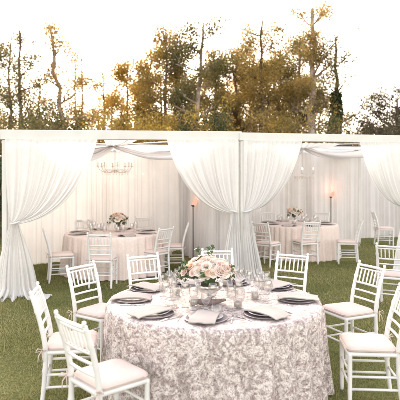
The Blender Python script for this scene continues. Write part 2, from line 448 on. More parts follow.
swag('swag of sheer cloth from left tent hub towards its outer front post', H1v, at(FL1+Vector((.15, .25)), 2.40), .12, .75, .22, .5)
swag('swag of sheer cloth from left tent hub towards the middle post', H1v, at(FR1+Vector((-.2, .2)), 2.49), .12, .85, .20, 1.9)
swag('swag of sheer cloth from left tent hub to the back left corner', H1v, at(BL1+Vector((.25, -.1)), 2.42), .12, 1.2, .10, 2.9)
swag('swag of sheer cloth from left tent hub to its back right corner', H1v, at(BR1+Vector((-.2, -.3)), 2.48), .12, 1.3, .12, 3.9)
swag('swag of sheer cloth from left tent hub to its front beam', H1v, at(FL1.lerp(FR1, .47)+Vector((-.03, .08)), 2.50), .12, .62, .02, 4.4)
swag('swag of sheer cloth from left tent hub to its back beam', H1v, at(BL1.lerp(BR1, .5)+Vector((0, -.1)), 2.46), .12, 1.3, .06, 5.4)
swag('swag of sheer cloth from right tent hub towards the middle post', H2v, at(FL2+Vector((.2, .25)), 2.48), .12, .8, .18, 6.5)
swag('swag of sheer cloth from right tent hub towards its right front post', H2v, at(FR2+Vector((-.15, .25)), 2.49), .12, .95, .17, 7.5)
swag('swag of sheer cloth from right tent hub to its back right corner', H2v, at(BR2+Vector((-.2, -.2)), 2.52), .12, 1.3, .14, 8.5)
swag('swag of sheer cloth from right tent hub to its back left corner', H2v, at(BL2+Vector((.2, -.2)), 2.52), .12, 1.3, .12, 9.5)
swag('swag of sheer cloth from right tent hub to its front beam', H2v, at(FL2.lerp(FR2, .45)+Vector((0, .08)), 2.49), .12, .8, .05, 10.5)
swag('swag of sheer cloth from right tent hub to its back beam', H2v, at(BL2.lerp(BR2, .5)+Vector((0, -.1)), 2.53), .12, 1.4, .07, 11.5)

swag('wide canopy of sheer cloth from left tent hub over its outer side', H1v, at(FL1.lerp(BL1, .5), 2.44), .2, 2.7, .05, 12.5)
swag('wide canopy of sheer cloth from left tent hub over its inner side', H1v, at(FR1.lerp(BR1, .55), 2.53), .2, 3.2, .05, 13.5)
swag('wide canopy of sheer cloth from right tent hub over its inner side', H2v, at(FL2.lerp(BL2, .55), 2.57), .2, 3.6, .05, 14.5)
swag('wide canopy of sheer cloth from right tent hub over its outer side', H2v, at(FR2.lerp(BR2, .52), 2.57), .2, 3.6, .05, 15.5)

# ------------------------------------------------------------------ chandeliers
def chandelier(label, hub, zc, R, nb):
    c = empty('chandelier', (hub[0], hub[1], zc), label=label, cat='chandelier', group='crystal chandeliers under the tent roofs')
    top = hub[2]-.04-zc
    MB().tube([(0, 0, .16), (0, 0, top)], .006, 6).obj('chain', M['pearl'], c)
    MB().lathe([(0, -.10), (.018, -.09), (.03, -.05), (.014, 0), (.02, .06), (.012, .12), (0, .17)], n=12).obj('stem', M['crystal'], c)
    MB().tube([(R*.62*math.cos(a), R*.62*math.sin(a), -.03) for a in [2*PI*k/30 for k in range(31)]], .007, 6).obj('ring', M['pearl'], c)
    for k in range(nb):
        a = 2*PI*k/nb+.3; ca, sa = math.cos(a), math.sin(a)
        pts = [(r*ca, r*sa, z) for r, z in ((.01, -.02), (R*.3, -.08), (R*.62, -.075), (R*.88, -.03), (R*.97, .03))]
        arm = MB().tube(pts, .007, 6).obj('arm', M['pearl'], c)
        MB().lathe([(0, .03), (.03, .04), (.03, .046), (.009, .05), (.009, .12), (0, .12)], (R*.97*ca, R*.97*sa, 0), 10).obj('candle_sleeve', M['wax'], arm)
        MB().lathe([(0, .12), (.008, .128), (.010, .142), (.005, .160), (0, .172)], (R*.97*ca, R*.97*sa, 0), 8).obj('bulb', M['bulb'], arm)
        for q in range(3):
            rr = R*(.45+.26*q); l = .03+.015*(q % 2)
            z0 = -.085+.02*q
            MB().lathe([(0, z0), (.004, z0-.01), (.011, z0-.02-l*.4), (0, z0-.03-l)], (rr*ca, rr*sa, 0), 6).obj('crystal_drop', M['crystal'], arm, smooth=False)
    for k in range(18):
        a = 2*PI*k/18
        MB().lathe([(0, 0), (.007, -.012), (.010, -.03), (0, -.055)], (R*.62*math.cos(a), R*.62*math.sin(a), -.04), 6).obj('crystal_drop', M['crystal'], c, smooth=False)
    return c
chandelier('crystal chandelier with candle bulbs hanging in the left tent', (gx(115, 51), gy(51), 2.47), 2.02, .34, 8)
chandelier('crystal chandelier with warm bulbs hanging in the right tent', (2.40, 12.2, 2.58), 1.90, .30, 6)

# ------------------------------------------------------------------ chair
def back_y(z):
    return -.185 if z < .45 else -.185-.115*((z-.45)/.47)**1.5
def make_chair():
    t = empty('chair', (0, 0, 0))
    W = .185
    def knots(z): return .0022*sum(math.exp(-((z-q)/.008)**2) for q in (.14, .30, .62, .78))
    for sx in (-1, 1):
        zs = [0, .01]+[.01+.44*i/22 for i in range(1, 23)]
        MB().tube([(sx*(.190-.002*(1-z/.45)), .190, z) for z in zs], [.015 if z < .02 else .0165+.003*(z/.45)+2.2*knots(z) for z in zs], 10).obj('leg', M['chair'], t)
        zs = [i*.905/36 for i in range(37)]
        MB().tube([(sx*(W+.004*(z > .45)*((z-.45)/.45)), back_y(z)+(-.035*(1-z/.45)**2 if z < .45 else 0), z) for z in zs],
                  [.0165+.004*math.sin(PI*min(1, z/.9))+2.2*knots(z) for z in zs], 10).obj('rear_post', M['chair'], t)
        rp = t.children[-1]
        MB().lathe([(0, .90), (.012, .902), (.010, .912), (.017, .925), (.012, .94), (0, .945)], (sx*(W+.004), back_y(.92), 0), 10).obj('finial', M['chair'], rp)
        for z in (.16, .26):
            MB().tube([(sx*.188, .185, z), (sx*.1865, -.205, z+.005)], .0105, 8).obj('stretcher', M['chair'], t)
    for z in (.19, .29):
        MB().tube([(-.188, .19, z), (.188, .19, z)], .0105, 8).obj('stretcher', M['chair'], t)
    MB().tube([(-.185, -.2, .22), (.185, -.2, .22)], .0105, 8).obj('stretcher', M['chair'], t)
    # seat frame: a rounded trapezoid
    def outline(hw, hb, hf, r=.05, n=6):
        pts = []
        for (cx, cy, a0) in ((hw-r, hf-r, 0), (-hw+r, hf-r, PI/2), (-hw+.008+r, -hb+r, PI), (hw-.008-r, -hb+r, 1.5*PI)):
            for k in range(n+1):
                a = a0+PI/2*k/n; pts.append((cx+r*math.cos(a), cy+r*math.sin(a)))
        return pts
    def slab(hw, hb, hf, levels, r=.05):
        b = MB(); n = None; rings = []
        for ins, z in levels:
            o_ = outline(hw-ins, hb-ins, hf-ins, max(.01, r-ins*.5)); n = len(o_); rings.append([(x, y, z) for x, y in o_])
        vs = [q for R_ in rings for q in R_]; fs = []
        for i in range(len(rings)-1):
            for k in range(n): fs.append((i*n+k, i*n+(k+1) % n, (i+1)*n+(k+1) % n, (i+1)*n+k))
        fs.append(tuple(range(n))[::-1]); fs.append(tuple((len(rings)-1)*n+k for k in range(n)))
        return b.add(vs, fs)
    slab(.205, .200, .212, [(.006, .425), (0, .431), (0, .449), (.006, .455)], .035).obj('seat', M['chair'], t)
    cu = slab(.203, .180, .214, [(.02, .457), (.004, .462), (0, .475), (.003, .490), (.02, .503), (.06, .511), (.11, .514), (.15, .515)], .06).obj('cushion', M['cushion'], t)
    MB().tube([(x, y, .478) for x, y in outline(.204, .181, .215, .06)]+[(outline(.204, .181, .215, .06)[0][0], outline(.204, .181, .215, .06)[0][1], .478)], .004, 6).obj('piping', M['cushion'], cu)
    for sx in (-1, 1):                                          # ribbon ties round the rear posts
        c = Vector((sx*W, -.19, .47)); b = MB()
        b.tube([c+Vector((.021*math.cos(a), .021*math.sin(a), 0)) for a in [2*PI*k/12 for k in range(13)]], .005, 6)
        for q in (-1, 1):
            b.tube([c+Vector((sx*.018, -.015, 0)), c+Vector((sx*.04, -.03+q*.02, .02)), c+Vector((sx*.05, -.03+q*.035, -.005)), c+Vector((sx*.03, -.02+q*.01, -.005))], .004, 5)
            b.tube([c+Vector((sx*.022, -.02, 0)), c+Vector((sx*.035, -.03+q*.015, -.04)), c+Vector((sx*.035, -.03+q*.02, -.09))], .004, 5)
        b.obj('ribbon_tie', M['cushion'], cu)
    def rail(name, z, r, bow=.012):
        pts = []
        for k in range(9):
            q = k/8*2-1; pts.append((q*(W+.002), back_y(z)-bow*(1-q*q), z))
        MB().tube(pts, r, 8).obj(name, M['chair'], t)
    rail('crest_rail', .895, .014); rail('crest_rail', .862, .009)
    rail('cross_rail', .715, .0115); rail('cross_rail', .640, .0105); rail('cross_rail', .560, .0115)
    for k in range(6):
        q = -1+2*(k+1)/7
        pts = [(q*W, back_y(z)-.012*(1-q*q), z) for z in (.715, .74, .765, .79, .815, .84, .862)]
        MB().tube(pts, [.0075, .0075, .0095, .0075, .0095, .0075, .0075], 8).obj('spindle', M['chair'], t)
    return t
proto = make_chair(); used = [False]
def chair(bx, by, fx, fy, label, group, s=1.0):
    """bx, by: middle of the top rail on plan; fx, fy: the way the sitter looks"""
    o = proto if not used[0] else copy_tree(proto); used[0] = True
    f = Vector((fx, fy)).normalized()
    o.location = (bx+f.x*.29, by+f.y*.29, 0.0); o.rotation_euler = (0, 0, math.atan2(-f.x, f.y)); 
    tag(o, label, 'chair', group); return o
T1 = Vector((.125, 4.64)); T2 = Vector((-1.70, 10.2)); T3 = Vector((2.28, 12.2))
g1 = 'white spindle back chairs around the near table'; g2 = 'white spindle back chairs around the left tent table'; g3 = 'white spindle back chairs around the right tent table'
def toward(x, y, T, rot=0):
    d = (T-Vector((x, y))).normalized(); c, s = math.cos(rot), math.sin(rot)
    return d.x*c-d.y*s, d.x*s+d.y*c
chair(-1.26, 5.52, .83, -.55, 'white chair with its whole back seen, standing on grass left of the near table', g1)
chair(1.815, 5.52, -.92, -.40, 'white chair on open grass right of the near table, blush seat, back leaning away', g1)
chair(-.68, 6.20, *toward(-.68, 6.2, T1), 'white chair behind the near table, left of the roses', g1)
chair(1.12, 6.30, *toward(1.12, 6.3, T1), 'white chair behind the near table, right of the roses', g1)
chair(.22, 6.65, *toward(.22, 6.65, T1, .1), 'white chair directly behind the roses of the near table, largely hidden', g1)
chair(-1.37, 4.33, .98, .16, 'white chair seen edge on at lower left, behind the closest left chair', g1)
chair(-.85, 3.42, .74, .67, 'closest white chair at lower left, seen from behind its cushion tie', g1)
chair(1.69, 4.28, -.98, .10, 'closest white chair at the lower right edge, its back slanting out', g1)
chair(gx(99, 61), gy(61), .05, 1, 'white chair in front of the left tent table, seen from behind', g2)
chair(gx(44, 57), gy(57), .95, .35, 'white chair standing sideways at the left end of the left tent table', g2)
chair(gx(166, 55), gy(55), -.78, .62, 'white chair at the right front of the left tent table, beside the plate', g2)
chair(gx(188, 50), gy(50), -1, -.02, 'white chair seen from its side near the left black lamp', g2)
chair(gx(84, 44.5), gy(44.5), *toward(gx(84, 44.5), gy(44.5), T2), 'white chair on the far side of the left tent table, left of the flowers', g2)
chair(gx(143, 43.5), gy(43.5), *toward(gx(143, 43.5), gy(43.5), T2), 'white chair on the far side of the left tent table, right of the flowers', g2)
chair(gx(312, 48), gy(48), -.30, .95, 'white chair in front of the right tent table, seen from behind', g3)
chair(gx(260, 49), gy(49), .62, .78, 'white chair at the left front of the right tent table beside the tied curtain', g3)
chair(gx(361, 47), gy(47)-.02, -.95, .18, 'white chair standing sideways on grass at the right of the right tent table', g3)
chair(gx(268, 37.5), gy(37.5), *toward(gx(268, 37.5), gy(37.5), T3), 'white chair on the far side of the right tent table, left of its flowers', g3)
chair(gx(322, 38), gy(38), *toward(gx(322, 38), gy(38), T3), 'white chair on the far side of the right tent table, right of its flowers', g3)
g4 = 'white spindle back chairs of tables beyond the photo'
chair(gx(373, 37), gy(37), .98, -.1, 'small distant white chair with blush seat beyond the right tent opening', g4)
chair(2.62, 7.13, .45, .89, 'white chair at the right edge behind the slanting closest chair', g4)

# ------------------------------------------------------------------ tables and cloths
def table(T, label, group):
    t = empty('round_table', (T.x, T.y, 0), label=label, cat='table', group=group)
    MB().lathe([(0, .724), (.90, .724), (.908, .730), (.908, .744), (.90, .75), (0, .75)], n=64).obj('tabletop', M['wood'], t)
    for k in range(4):
        a = PI/4+k*PI/2; x, y = .62*math.cos(a), .62*math.sin(a)
        MB().tube([(x, y, 0), (x*.96, y*.96, .723)], .018, 8).obj('leg', M['rod'], t)
    return t
def tablecloth(T, mat, label, group, folds, amp, seed, R=.925, h=.760):
    n = 420; P = []
    prof = [(0.0, 0), (.3, 0), (.55, 0), (.8, 0), (.95, 0), (1, -.004)]
    for i in range(n):
        a = 2*PI*i/n; row = []
        w = math.sin(folds*a+1.3*fnoise(a*2, seed)*.8)+.35*math.sin(folds*2.3*a+seed); w2 = fnoise(math.cos(a)*4+math.sin(a)*3, seed)
        for r, z in prof: row.append((R*r*math.cos(a), R*r*math.sin(a), h+z))
        for j in range(1, 27):
            t = j/26
            rr = R+.008+.010*min(1, t*8)+(amp*(.15+.85*t))*w+.012*t*w2+.035*t*t
            z = (h-.012)*(1-t)+.012
            row.append((rr*math.cos(a), rr*math.sin(a), z))
        P.append(row)
    o = MB().grid(P, wrap=True).obj('tablecloth', M[mat], None, (T.x, T.y, 0))
    return tag(o, label, 'tablecloth', group)
table(T1, 'near round banquet table hidden under the shimmering cloth', 'round tables')
table(T2, 'round table hidden under the blush cloth in the left tent', 'round tables')
table(T3, 'round table hidden under the blush cloth in the right tent', 'round tables')
tablecloth(T1, 'sequin', 'silvery blush sequin tablecloth on the near table', 'floor length tablecloths', 24, .040, 1.0, R=.935)
tablecloth(T2, 'blush', 'blush pink floor length tablecloth in the left tent', 'floor length tablecloths', 30, .034, 3.3)
tablecloth(T3, 'blush', 'blush pink floor length tablecloth in the right tent', 'floor length tablecloths', 38, .034, 5.1)

# ------------------------------------------------------------------ place settings
def p_charger():
    return MB().lathe([(0, .002), (.10, .001), (.155, .006), (.168, .012), (.170, .014), (.168, .016), (.150, .011), (.10, .006), (0, .006)], n=48).mesh('charger_plate', M['charger'])
def p_plate():
    return MB().lathe([(0, .0), (.07, .0), (.10, .004), (.132, .014), (.134, .016), (.132, .018), (.10, .009), (.07, .005), (0, .005)], n=48).mesh('dinner_plate', M['plate'])
def p_napkin(seed, L=.35, W=.19):
    b = MB(); nu, nv = 22, 8
    top, bot = [], []
    for i in range(nu+1):
        u = i/nu-.5; r1 = []; r2 = []
        drop = -.014*max(0, (abs(u)-.30)/.2)**1.6+.004*math.sin(6*u+seed)
        for j in range(nv+1):
            v = j/nv-.5
            w = W*(1+.04*math.sin(5*u+seed)); x = u*L+.004*math.sin(8*v+seed); y = v*w
            zz = drop+.0025*math.sin(14*v+5*u+seed)
            r1.append((x, y, .011+zz)); r2.append((x, y, .002+zz))
        top.append(r1); bot.append(r2)
    b.grid(top); b.grid([r[::-1] for r in bot])
    # folded rim with a seam line between the layers
    rim_t = [top[i][0] for i in range(nu+1)]+[top[nu][j] for j in range(1, nv+1)]+[top[i][nv] for i in range(nu-1, -1, -1)]+[top[0][j] for j in range(nv-1, 0, -1)]
    P = []
    for p in rim_t:
        x, y, z = p; q = Vector((x, y, 0)); 
        o1 = Vector((x/L*2, y/W*2, 0)); o1 = o1*.003
        P.append([(x, y, z), (x+o1.x, y+o1.y, z-.002), (x-o1.x, y-o1.y, z-.0045), (x+o1.x, y+o1.y, z-.007), (x, y, z-.009)])
    b.grid(P, wrap=True)
    return b.mesh('napkin', M['napkin'])
def p_fork():
    b = MB(); b.box((0, -.02, .003), (.008, .12, .003)); b.box((0, .052, .004), (.020, .03, .003))
    for k in range(4): b.box((-.0082+k*.0055, .084, .005), (.003, .036, .002))
    return b.mesh('fork', M['silver'])
def p_knife():
    b = MB(); b.tube([(0, -.10, .005), (0, -.04, .006), (0, 0, .005)], [.004, .006, .004], 8); b.box((0, .06, .005), (.014, .12, .0018))
    return b.mesh('knife', M['silver'])
def glassware(kind):
    if kind == 'wine_glass':
        o_ = [(.034, 0), (.033, .002), (.008, .006), (.0035, .015), (.0032, .075), (.006, .088), (.026, .105), (.038, .130), (.039, .155), (.033, .195), (.031, .205)]
        i_ = [(.0300, .205), (.032, .195), (.0380, .155), (.0370, .130), (.025, .107), (.0, .092)]
    elif kind == 'flute_glass':
        o_ = [(.031, 0), (.030, .002), (.007, .006), (.0035, .015), (.0035, .08), (.008, .095), (.020, .13), (.026, .18), (.024, .235)]
        i_ = [(.0228, .235), (.0248, .18), (.019, .131), (.0, .100)]
    else:
        o_ = [(.036, 0), (.035, .004), (.014, .012), (.009, .03), (.016, .045), (.034, .065), (.040, .09), (.041, .15), (.043, .160)]
        i_ = [(.0415, .160), (.0390, .15), (.0380, .09), (.032, .067), (.0, .052)]
    prof = [(0, 0)]+o_+i_
    n = 24
    b = MB()
    b.lathe(prof, n=n)
    return b.mesh(kind, M['glass'])
ME = {'charger': p_charger(), 'plate': p_plate(), 'fork': p_fork(), 'knife': p_knife(),
      'wine': glassware('wine_glass'), 'flute': glassware('flute_glass'), 'goblet': glassware('goblet'),
      'nap': [p_napkin(s) for s in (0., 1.7, 3.1)]}
def put(name, me, loc, rz, label, cat, group, rx=0, sc=1):
    o = bpy.data.objects.new(name, me); col.objects.link(o); o.location = loc; o.rotation_euler = (rx, 0, rz); o.scale = (sc,)*3
    return tag(o, label, cat, group)
Z = .761
settings = [  # degrees, radius, where
 (148, .74, 'at the far left of the near table'), (-178, .72, 'at the left rim of the near table'), (-134, .72, 'at the lower left of the near table'),
 (-97, .66, 'at the centre front of the near table'), (-54, .66, 'at the lower right of the near table'), (-3, .73, 'at the right rim of the near table'),
 (37, .78, 'at the far right of the near table'), (72, .72, 'behind the roses, right side of the near table'), (112, .72, 'behind the roses, left side of the near table')]
for i, (dg, r, w) in enumerate(settings):
    a = math.radians(dg); x, y = T1.x+r*math.cos(a), T1.y+r*math.sin(a); tx, ty = -math.sin(a), math.cos(a)
    jit = random.uniform(-.12, .12)
    put('charger_plate', ME['charger'], (x, y, Z), 0, 'smoked charger plate '+w, 'plate', 'charger plates on the near table')
    put('dinner_plate', ME['plate'], (x, y, Z+.012), 0, 'pale grey dinner plate '+w, 'plate', 'dinner plates on the near table')
    put('napkin', ME['nap'][i % 3], (x+.015*math.cos(a), y+.015*math.sin(a), Z+.030), a+jit, 'folded cream napkin on the plate '+w, 'napkin', 'cream napkins on the near table')
    put('fork', ME['fork'], (x-tx*.205, y-ty*.205, Z), a+PI/2, 'silver fork '+w, 'fork', 'forks on the near table')
    put('knife', ME['knife'], (x+tx*.200, y+ty*.200, Z), a+PI/2, 'silver knife '+w, 'knife', 'knives on the near table')
    for kind, nm, dr, dt in (('wine', 'wine glass', -.26, -.13), ('goblet', 'goblet', -.27, -.03), ('flute', 'flute', -.32, -.10), ('wine', 'red wine glass', -.34, .02)):
        gx_, gy_ = x+dr*math.cos(a)+tx*dt, y+dr*math.sin(a)+ty*dt
        put({'wine': 'wine_glass', 'goblet': 'goblet', 'flute': 'flute_glass'}[kind], ME[kind], (gx_, gy_, Z), random.random()*6, 'clear '+nm.replace('red wine', 'farther wine')+' '+w, nm.replace('red ', ''), nm.replace('red ', '')+('s' if nm[-1] != 's' else 'es')+' on the near table')
for T, nm, angs in ((T2, 'left tent', (-150, -105, -60, -15, 30, 80, 125, 172)), (T3, 'right tent', (-160, -115, -70, -25, 20, 65, 110, 155))):
    wh = ['front left', 'front', 'front right', 'right', 'back right', 'back', 'back left', 'left']
    for dg, w in zip(angs, wh):
        a = math.radians(dg); r = .70; x, y = T.x+r*math.cos(a), T.y+r*math.sin(a); tx, ty = -math.sin(a), math.cos(a)
        w2 = 'at the %s of the %s table' % (w, nm)
        put('charger_plate', ME['charger'], (x, y, Z), 0, 'dark charger plate '+w2, 'plate', 'charger plates in the '+nm)
        put('napkin', ME['nap'][1], (x, y, Z+.014), a, 'folded cream napkin '+w2, 'napkin', 'napkins in the '+nm)
        put('wine_glass', ME['wine'], (x-.27*math.cos(a)-tx*.1, y-.27*math.sin(a)-ty*.1, Z), 0, 'clear wine glass '+w2, 'wine glass', 'wine glasses in the '+nm)
        put('goblet', ME['goblet'], (x-.25*math.cos(a)+tx*.03, y-.25*math.sin(a)+ty*.03, Z), 0, 'clear goblet '+w2, 'goblet', 'goblets in the '+nm)

# votive candles
def votive(x, y, label):
    v = empty('votive_candle', (x, y, Z), label=label, cat='candle', group='votive candles on the near table')
    MB().lathe([(0, 0), (.030, 0), (.036, .010), (.038, .075), (.0365, .075), (.034, .012), (0, .008)], n=20).obj('glass_cup', M['glass'], v)
    MB().lathe([(0, .009), (.031, .0105), (.033, .045), (.028, .050), (0, .046)], n=20).obj('wax', M['wax'], v)
    MB().tube([(0, 0, .045), (.002, 0, .056)], .0012, 5).obj('wick', M['black'], v)
for px, s, w in ((194, 118, 'just left of the roses'), (238, 120, 'just right of the roses'), (176, 108, 'between left goblets and roses'), (255, 112, 'among glasses right of the roses'), (216, 127, 'in front of the bouquet vase'), (225, 100, 'behind the bouquet on the near table')):
    votive(gx(px, s), gy(s), 'small ivory candle in a clear glass cup '+w)

# ------------------------------------------------------------------ flowers
def rose_mesh(name, mat, seed):
    rd = random.Random(seed); b = MB()
    for (n, r, h, op, sp) in ((3, .010, .052, .00, 2.6), (4, .019, .052, .004, 2.1), (5, .029, .049, .010, 1.75), (6, .038, .043, .018, 1.5), (7, .046, .034, .026, 1.25)):
        a0 = rd.random()*6
        for k in range(n):
            a = a0+2*PI*k/n+rd.uniform(-.15, .15); P = []
            rr, hh = r*rd.uniform(.92, 1.08), h*rd.uniform(.92, 1.08)
            for i in range(7):
                u = i/3-1; row = []
                for j in range(7):
                    v = j/6
                    wid = sp/2*math.sin(PI*(.25+.45*v))*1.1
                    R_ = rr*math.sin(min(1, v*1.35)*PI/2)**.7+op*v**3-.18*rr*u*u*(1-v)+.0025*math.sin(4*u+k)*v
                    z = hh*v-op*.45*v**5-.26*hh*u*u*v**2
                    an = a+u*wid
                    row.append((R_*math.cos(an), R_*math.sin(an), z-.01))
                P.append(row)
            b.grid(P)
    return b.mesh(name, mat)
ROSE = [rose_mesh('rose', M['rose_blush'], 1), rose_mesh('rose', M['rose_ivory'], 2), rose_mesh('rose', M['rose_peach'], 3), rose_mesh('rose', M['rose_ivory'], 4)]
def sprig_mesh(mat, seed, n=9, L=.13, lw=.018):
    rd = random.Random(seed); b = MB()
    pts = [(0, 0, 0), (.006, .003, L*.35), (.0, .008, L*.7), (.008, .006, L)]
    b.tube(pts, [.002, .0018, .0014, .001], 5)
    for k in range(n):
        z = L*(.15+.85*k/n); a = k*2.4+rd.random(); el = rd.uniform(.2, 1.0); l = rd.uniform(.035, .055)
        d = Vector((math.cos(a)*math.cos(el), math.sin(a)*math.cos(el), math.sin(el))); sd = Vector((-math.sin(a), math.cos(a), 0)); up = d.cross(sd)
        c = Vector((.004, .004, z)); P = []
        for i in range(5):
            t = i/4; w = lw*math.sin(PI*(t*.92+.04)); base = c+d*l*t-Vector((0, 0, 1))*.012*t*t
            P.append([base-sd*w, base+up*(-.003), base+sd*w])
        b.grid(P)
    return b.mesh('leaf_sprig', mat)
SPR = [sprig_mesh(M['sprig'], i) for i in range(3)]; DUSK = sprig_mesh(M['dusk'], 9, 14, .09, .022)
def child(name, me, parent, loc, direction, sc, spin=0):
    o = bpy.data.objects.new(name, me); col.objects.link(o); o.parent = parent; o.location = loc; o.scale = (sc,)*3
    q = Vector(direction).normalized().to_track_quat('Z', 'Y'); o.rotation_mode = 'QUATERNION'
    from mathutils import Quaternion
    o.rotation_quaternion = q @ Quaternion((0, 0, 1), spin)
    return o
def bouquet(T, label, vase, R, zc, nr, sc, seed, flat=.75, z0=Z, group='rose centrepieces', stretch=(1, 1)):
    rd = random.Random(seed)
    b = empty('flower_arrangement', (T[0], T[1], z0), label=label, cat='flowers', group=group)
    if vase == 'bowl':
        MB().lathe([(0, 0), (.065, 0), (.062, .008), (.022, .018), (.02, .045), (.07, .065), (.115, .10), (.125, .135), (.120, .135), (.10, .10), (0, .075)], n=32).obj('vase', M['mercury'], b)
    else:
        MB().lathe([(0, 0), (.05, 0), (.055, .01), (.045, .05), (.06, .12), (.055, .12), (.04, .05), (0, .02)], n=24).obj('vase', M['mercury'], b)
    MB().lathe([(0, zc-R*.5), (R*.22, zc-R*.4), (R*.34, zc-R*.1), (R*.25, zc+R*.2), (0, zc+R*.25)], n=14).obj('flower_foam', M['sprig'], b)
    k = 0; pts = []
    for i in range(nr*4):
        if len(pts) >= nr: break
        z = 1-(i+.5)/(nr*1.5)
        if z < -.62: break
        a = i*2.39996+rd.uniform(-.25, .25); q = math.sqrt(max(0, 1-z*z))
        d = Vector((q*math.cos(a), q*math.sin(a), z))
        pts.append(d)
        k_ = rd.random(); me = ROSE[0] if k_ < .30 else ROSE[1] if k_ < .60 else ROSE[3] if k_ < .86 else ROSE[2]
        rr = R*rd.uniform(.70, 1.06)
        child('rose', me, b, (d.x*rr*stretch[0], d.y*rr*stretch[1], zc+d.z*rr*flat), (d.x, d.y, d.z*.9+.25), sc*rd.uniform(.8, 1.3), rd.random()*6)
    for i in range(int(nr*.62)):
        a = rd.random()*2*PI; z = rd.uniform(-.35, .95); q = math.sqrt(1-z*z); d = Vector((q*math.cos(a), q*math.sin(a), z))
        child('leaf_sprig', SPR[i % 3], b, (d.x*R*(.6+.22*(i % 2))*stretch[0], d.y*R*(.6+.22*(i % 2))*stretch[1], zc+d.z*R*(.55+.22*(i % 2))*flat), (d.x, d.y, d.z+.35), sc*rd.uniform(.65, 1.0), rd.random()*6)
    return b
s = 112; B = bouquet((gx(209, 112), gy(112)), 'large loose bouquet of blush and ivory roses in a silver bowl on the near table', 'bowl', .195, .205, 84, .70, 5, .78, stretch=(1.25, 1.1))
for (dx, dz, dy) in ((-.20, .20, -.02), (-.22, .24, .05), (-.17, .30, .0), (-.24, .18, .02), (-.08, .36, 0), (.03, .37, .02), (.00, .35, .06), (-.19, .27, -.06)):
    child('leaf_sprig', SPR[0], B, (dx*.75, dy, dz-.02), (dx*1.2, dy, dz*.8 if abs(dx) < .15 else .08), 1.0, dx*30)
for (dx, dz) in ((.21, .15), (.22, .12)):
    child('dried_flower', DUSK, B, (dx*.8, -.03, dz), (.8, -.4, .1), .8, dx*40)
bouquet((gx(118, 50), gy(50)), 'compact bouquet of ivory roses with greenery on the left tent table', 'vase', .17, .20, 40, .85, 11, .85)
bouquet((gx(294, 43), gy(43)), 'compact bouquet of cream roses on the right tent table', 'vase', .16, .22, 40, .82, 23, .9)
# driftwood piece under the near bouquet
bw = MB(); bw.tube([(-.15, -.06, .03), (-.06, -.10, .035), (.05, -.09, .03), (.16, -.03, .035)], [.012, .026, .028, .010], 9)
bw.tube([(-.04, -.10, .04), (.0, -.12, .06), (.06, -.11, .085)], [.016, .013, .006], 8)
tag(bw.obj('driftwood', M['wood'], None, (gx(207, 114), gy(114)-.05, Z-.004)), 'dark driftwood piece lying in front of the silver rose bowl', 'driftwood')

# ------------------------------------------------------------------ standing lamps
def lamp(x, y, h, label, lean, lo_at):
    L = empty('standing_lamp', (x, y, 0), label=label, cat='lamp', group='black standing uplights')
    MB().lathe([(0, 0), (.14, 0), (.14, .012), (.02, .022), (0, .022)], n=24).obj('base', M['black'], L)
    MB().tube([(0, 0, .02), (0, 0, h)], .010, 8).obj('pole', M['black'], L)
    MB().lathe([(0, h-.01), (.03, h), (.045, h+.03), (.04, h+.03), (0, h+.01)], n=16).obj('lamp_holder', M['black'], L)
    # flame-shaped glass lit from within
    R = Matrix.Rotation(lean, 3, 'Y'); prof = [(0, 0), (.03, .01), (.052, .04), (.058, .08), (.045, .13), (.022, .17), (0, .19)]
    b = MB().lathe(prof, n=18); b.v = [tuple(R @ Vector(q)+Vector((0, 0, h+.012))) for q in b.v]
    b.obj('lamp_glass', M['shade'], L)
    ld = bpy.data.lights.new('lamp_light', 'POINT'); ld.energy = .7; ld.color = (1, .36, .20); ld.shadow_soft_size = .12
    lo = bpy.data.objects.new('lamp_light', ld); col.objects.link(lo); lo.parent = L; lo.location = (lo_at[0], lo_at[1], h+.22)
lamp(-.15, 11.3, 1.21, 'black standing lamp with glowing peach glass near the middle post', .45, (.0, .0))
lamp(3.60, 14.30, 1.28, 'black standing lamp with glowing peach glass at the back of the right tent', .5, (.08, .0))

# ------------------------------------------------------------------ trees
def branch(b, p, d, L, r, rd, depth, tips, spread=.7, up=.15):
    n = 4; pts = [p]; rad = [r]; q = p; dd = d.normalized()
    for i in range(n):
        dd = (dd+Vector((rd.gauss(0, .16), rd.gauss(0, .16), rd.gauss(up*.3, .12)))).normalized()
        q = q+dd*L/n; pts.append(q); rad.append(r*(1-.6*(i+1)/n))
        if depth <= 1 and i >= 1: tips.append(q.copy())
    b.tube(pts, rad, 6 if depth < 2 else 8, cap=False)
    if depth > 0:
        for k in range(3 if depth > 1 else 2):
            i = rd.randint(1, n); nd = (dd+Vector((rd.gauss(0, spread), rd.gauss(0, spread), rd.gauss(up, spread*.6)))).normalized()
            branch(b, pts[i], nd, L*rd.uniform(.45, .7), rad[i]*.65, rd, depth-1, tips, spread, up)
    else: tips.append(q.copy())
def leaves(tips, n, R, size, seed, mat, parent, squash=.8, droop=0.3, zmin=None, name='crown'):
    r = np.random.default_rng(seed); T = np.array([tuple(t) for t in tips])
    C = T[r.integers(0, len(T), n)]; sel = r.random(len(T)) 
    off_ = unit(r.normal(size=(n, 3)))*(r.random((n, 1))**.5)*R; off_[:, 2] *= squash
    C = C+off_
    if zmin is not None: C = C[C[:, 2] > zmin]; n = len(C)
    U = r.normal(size=(n, 3)); U[:, 2] -= droop; U = unit(U)
    W = unit(np.cross(U, r.normal(size=(n, 3))))
    l = size*r.uniform(.5, 1.0, (n, 1))*(1+.6*(r.random((n, 1)) < .12))
    return quads_mesh(name, C, U*l, W*l*.42, mat, parent)
TG = 'trees beyond the tents'
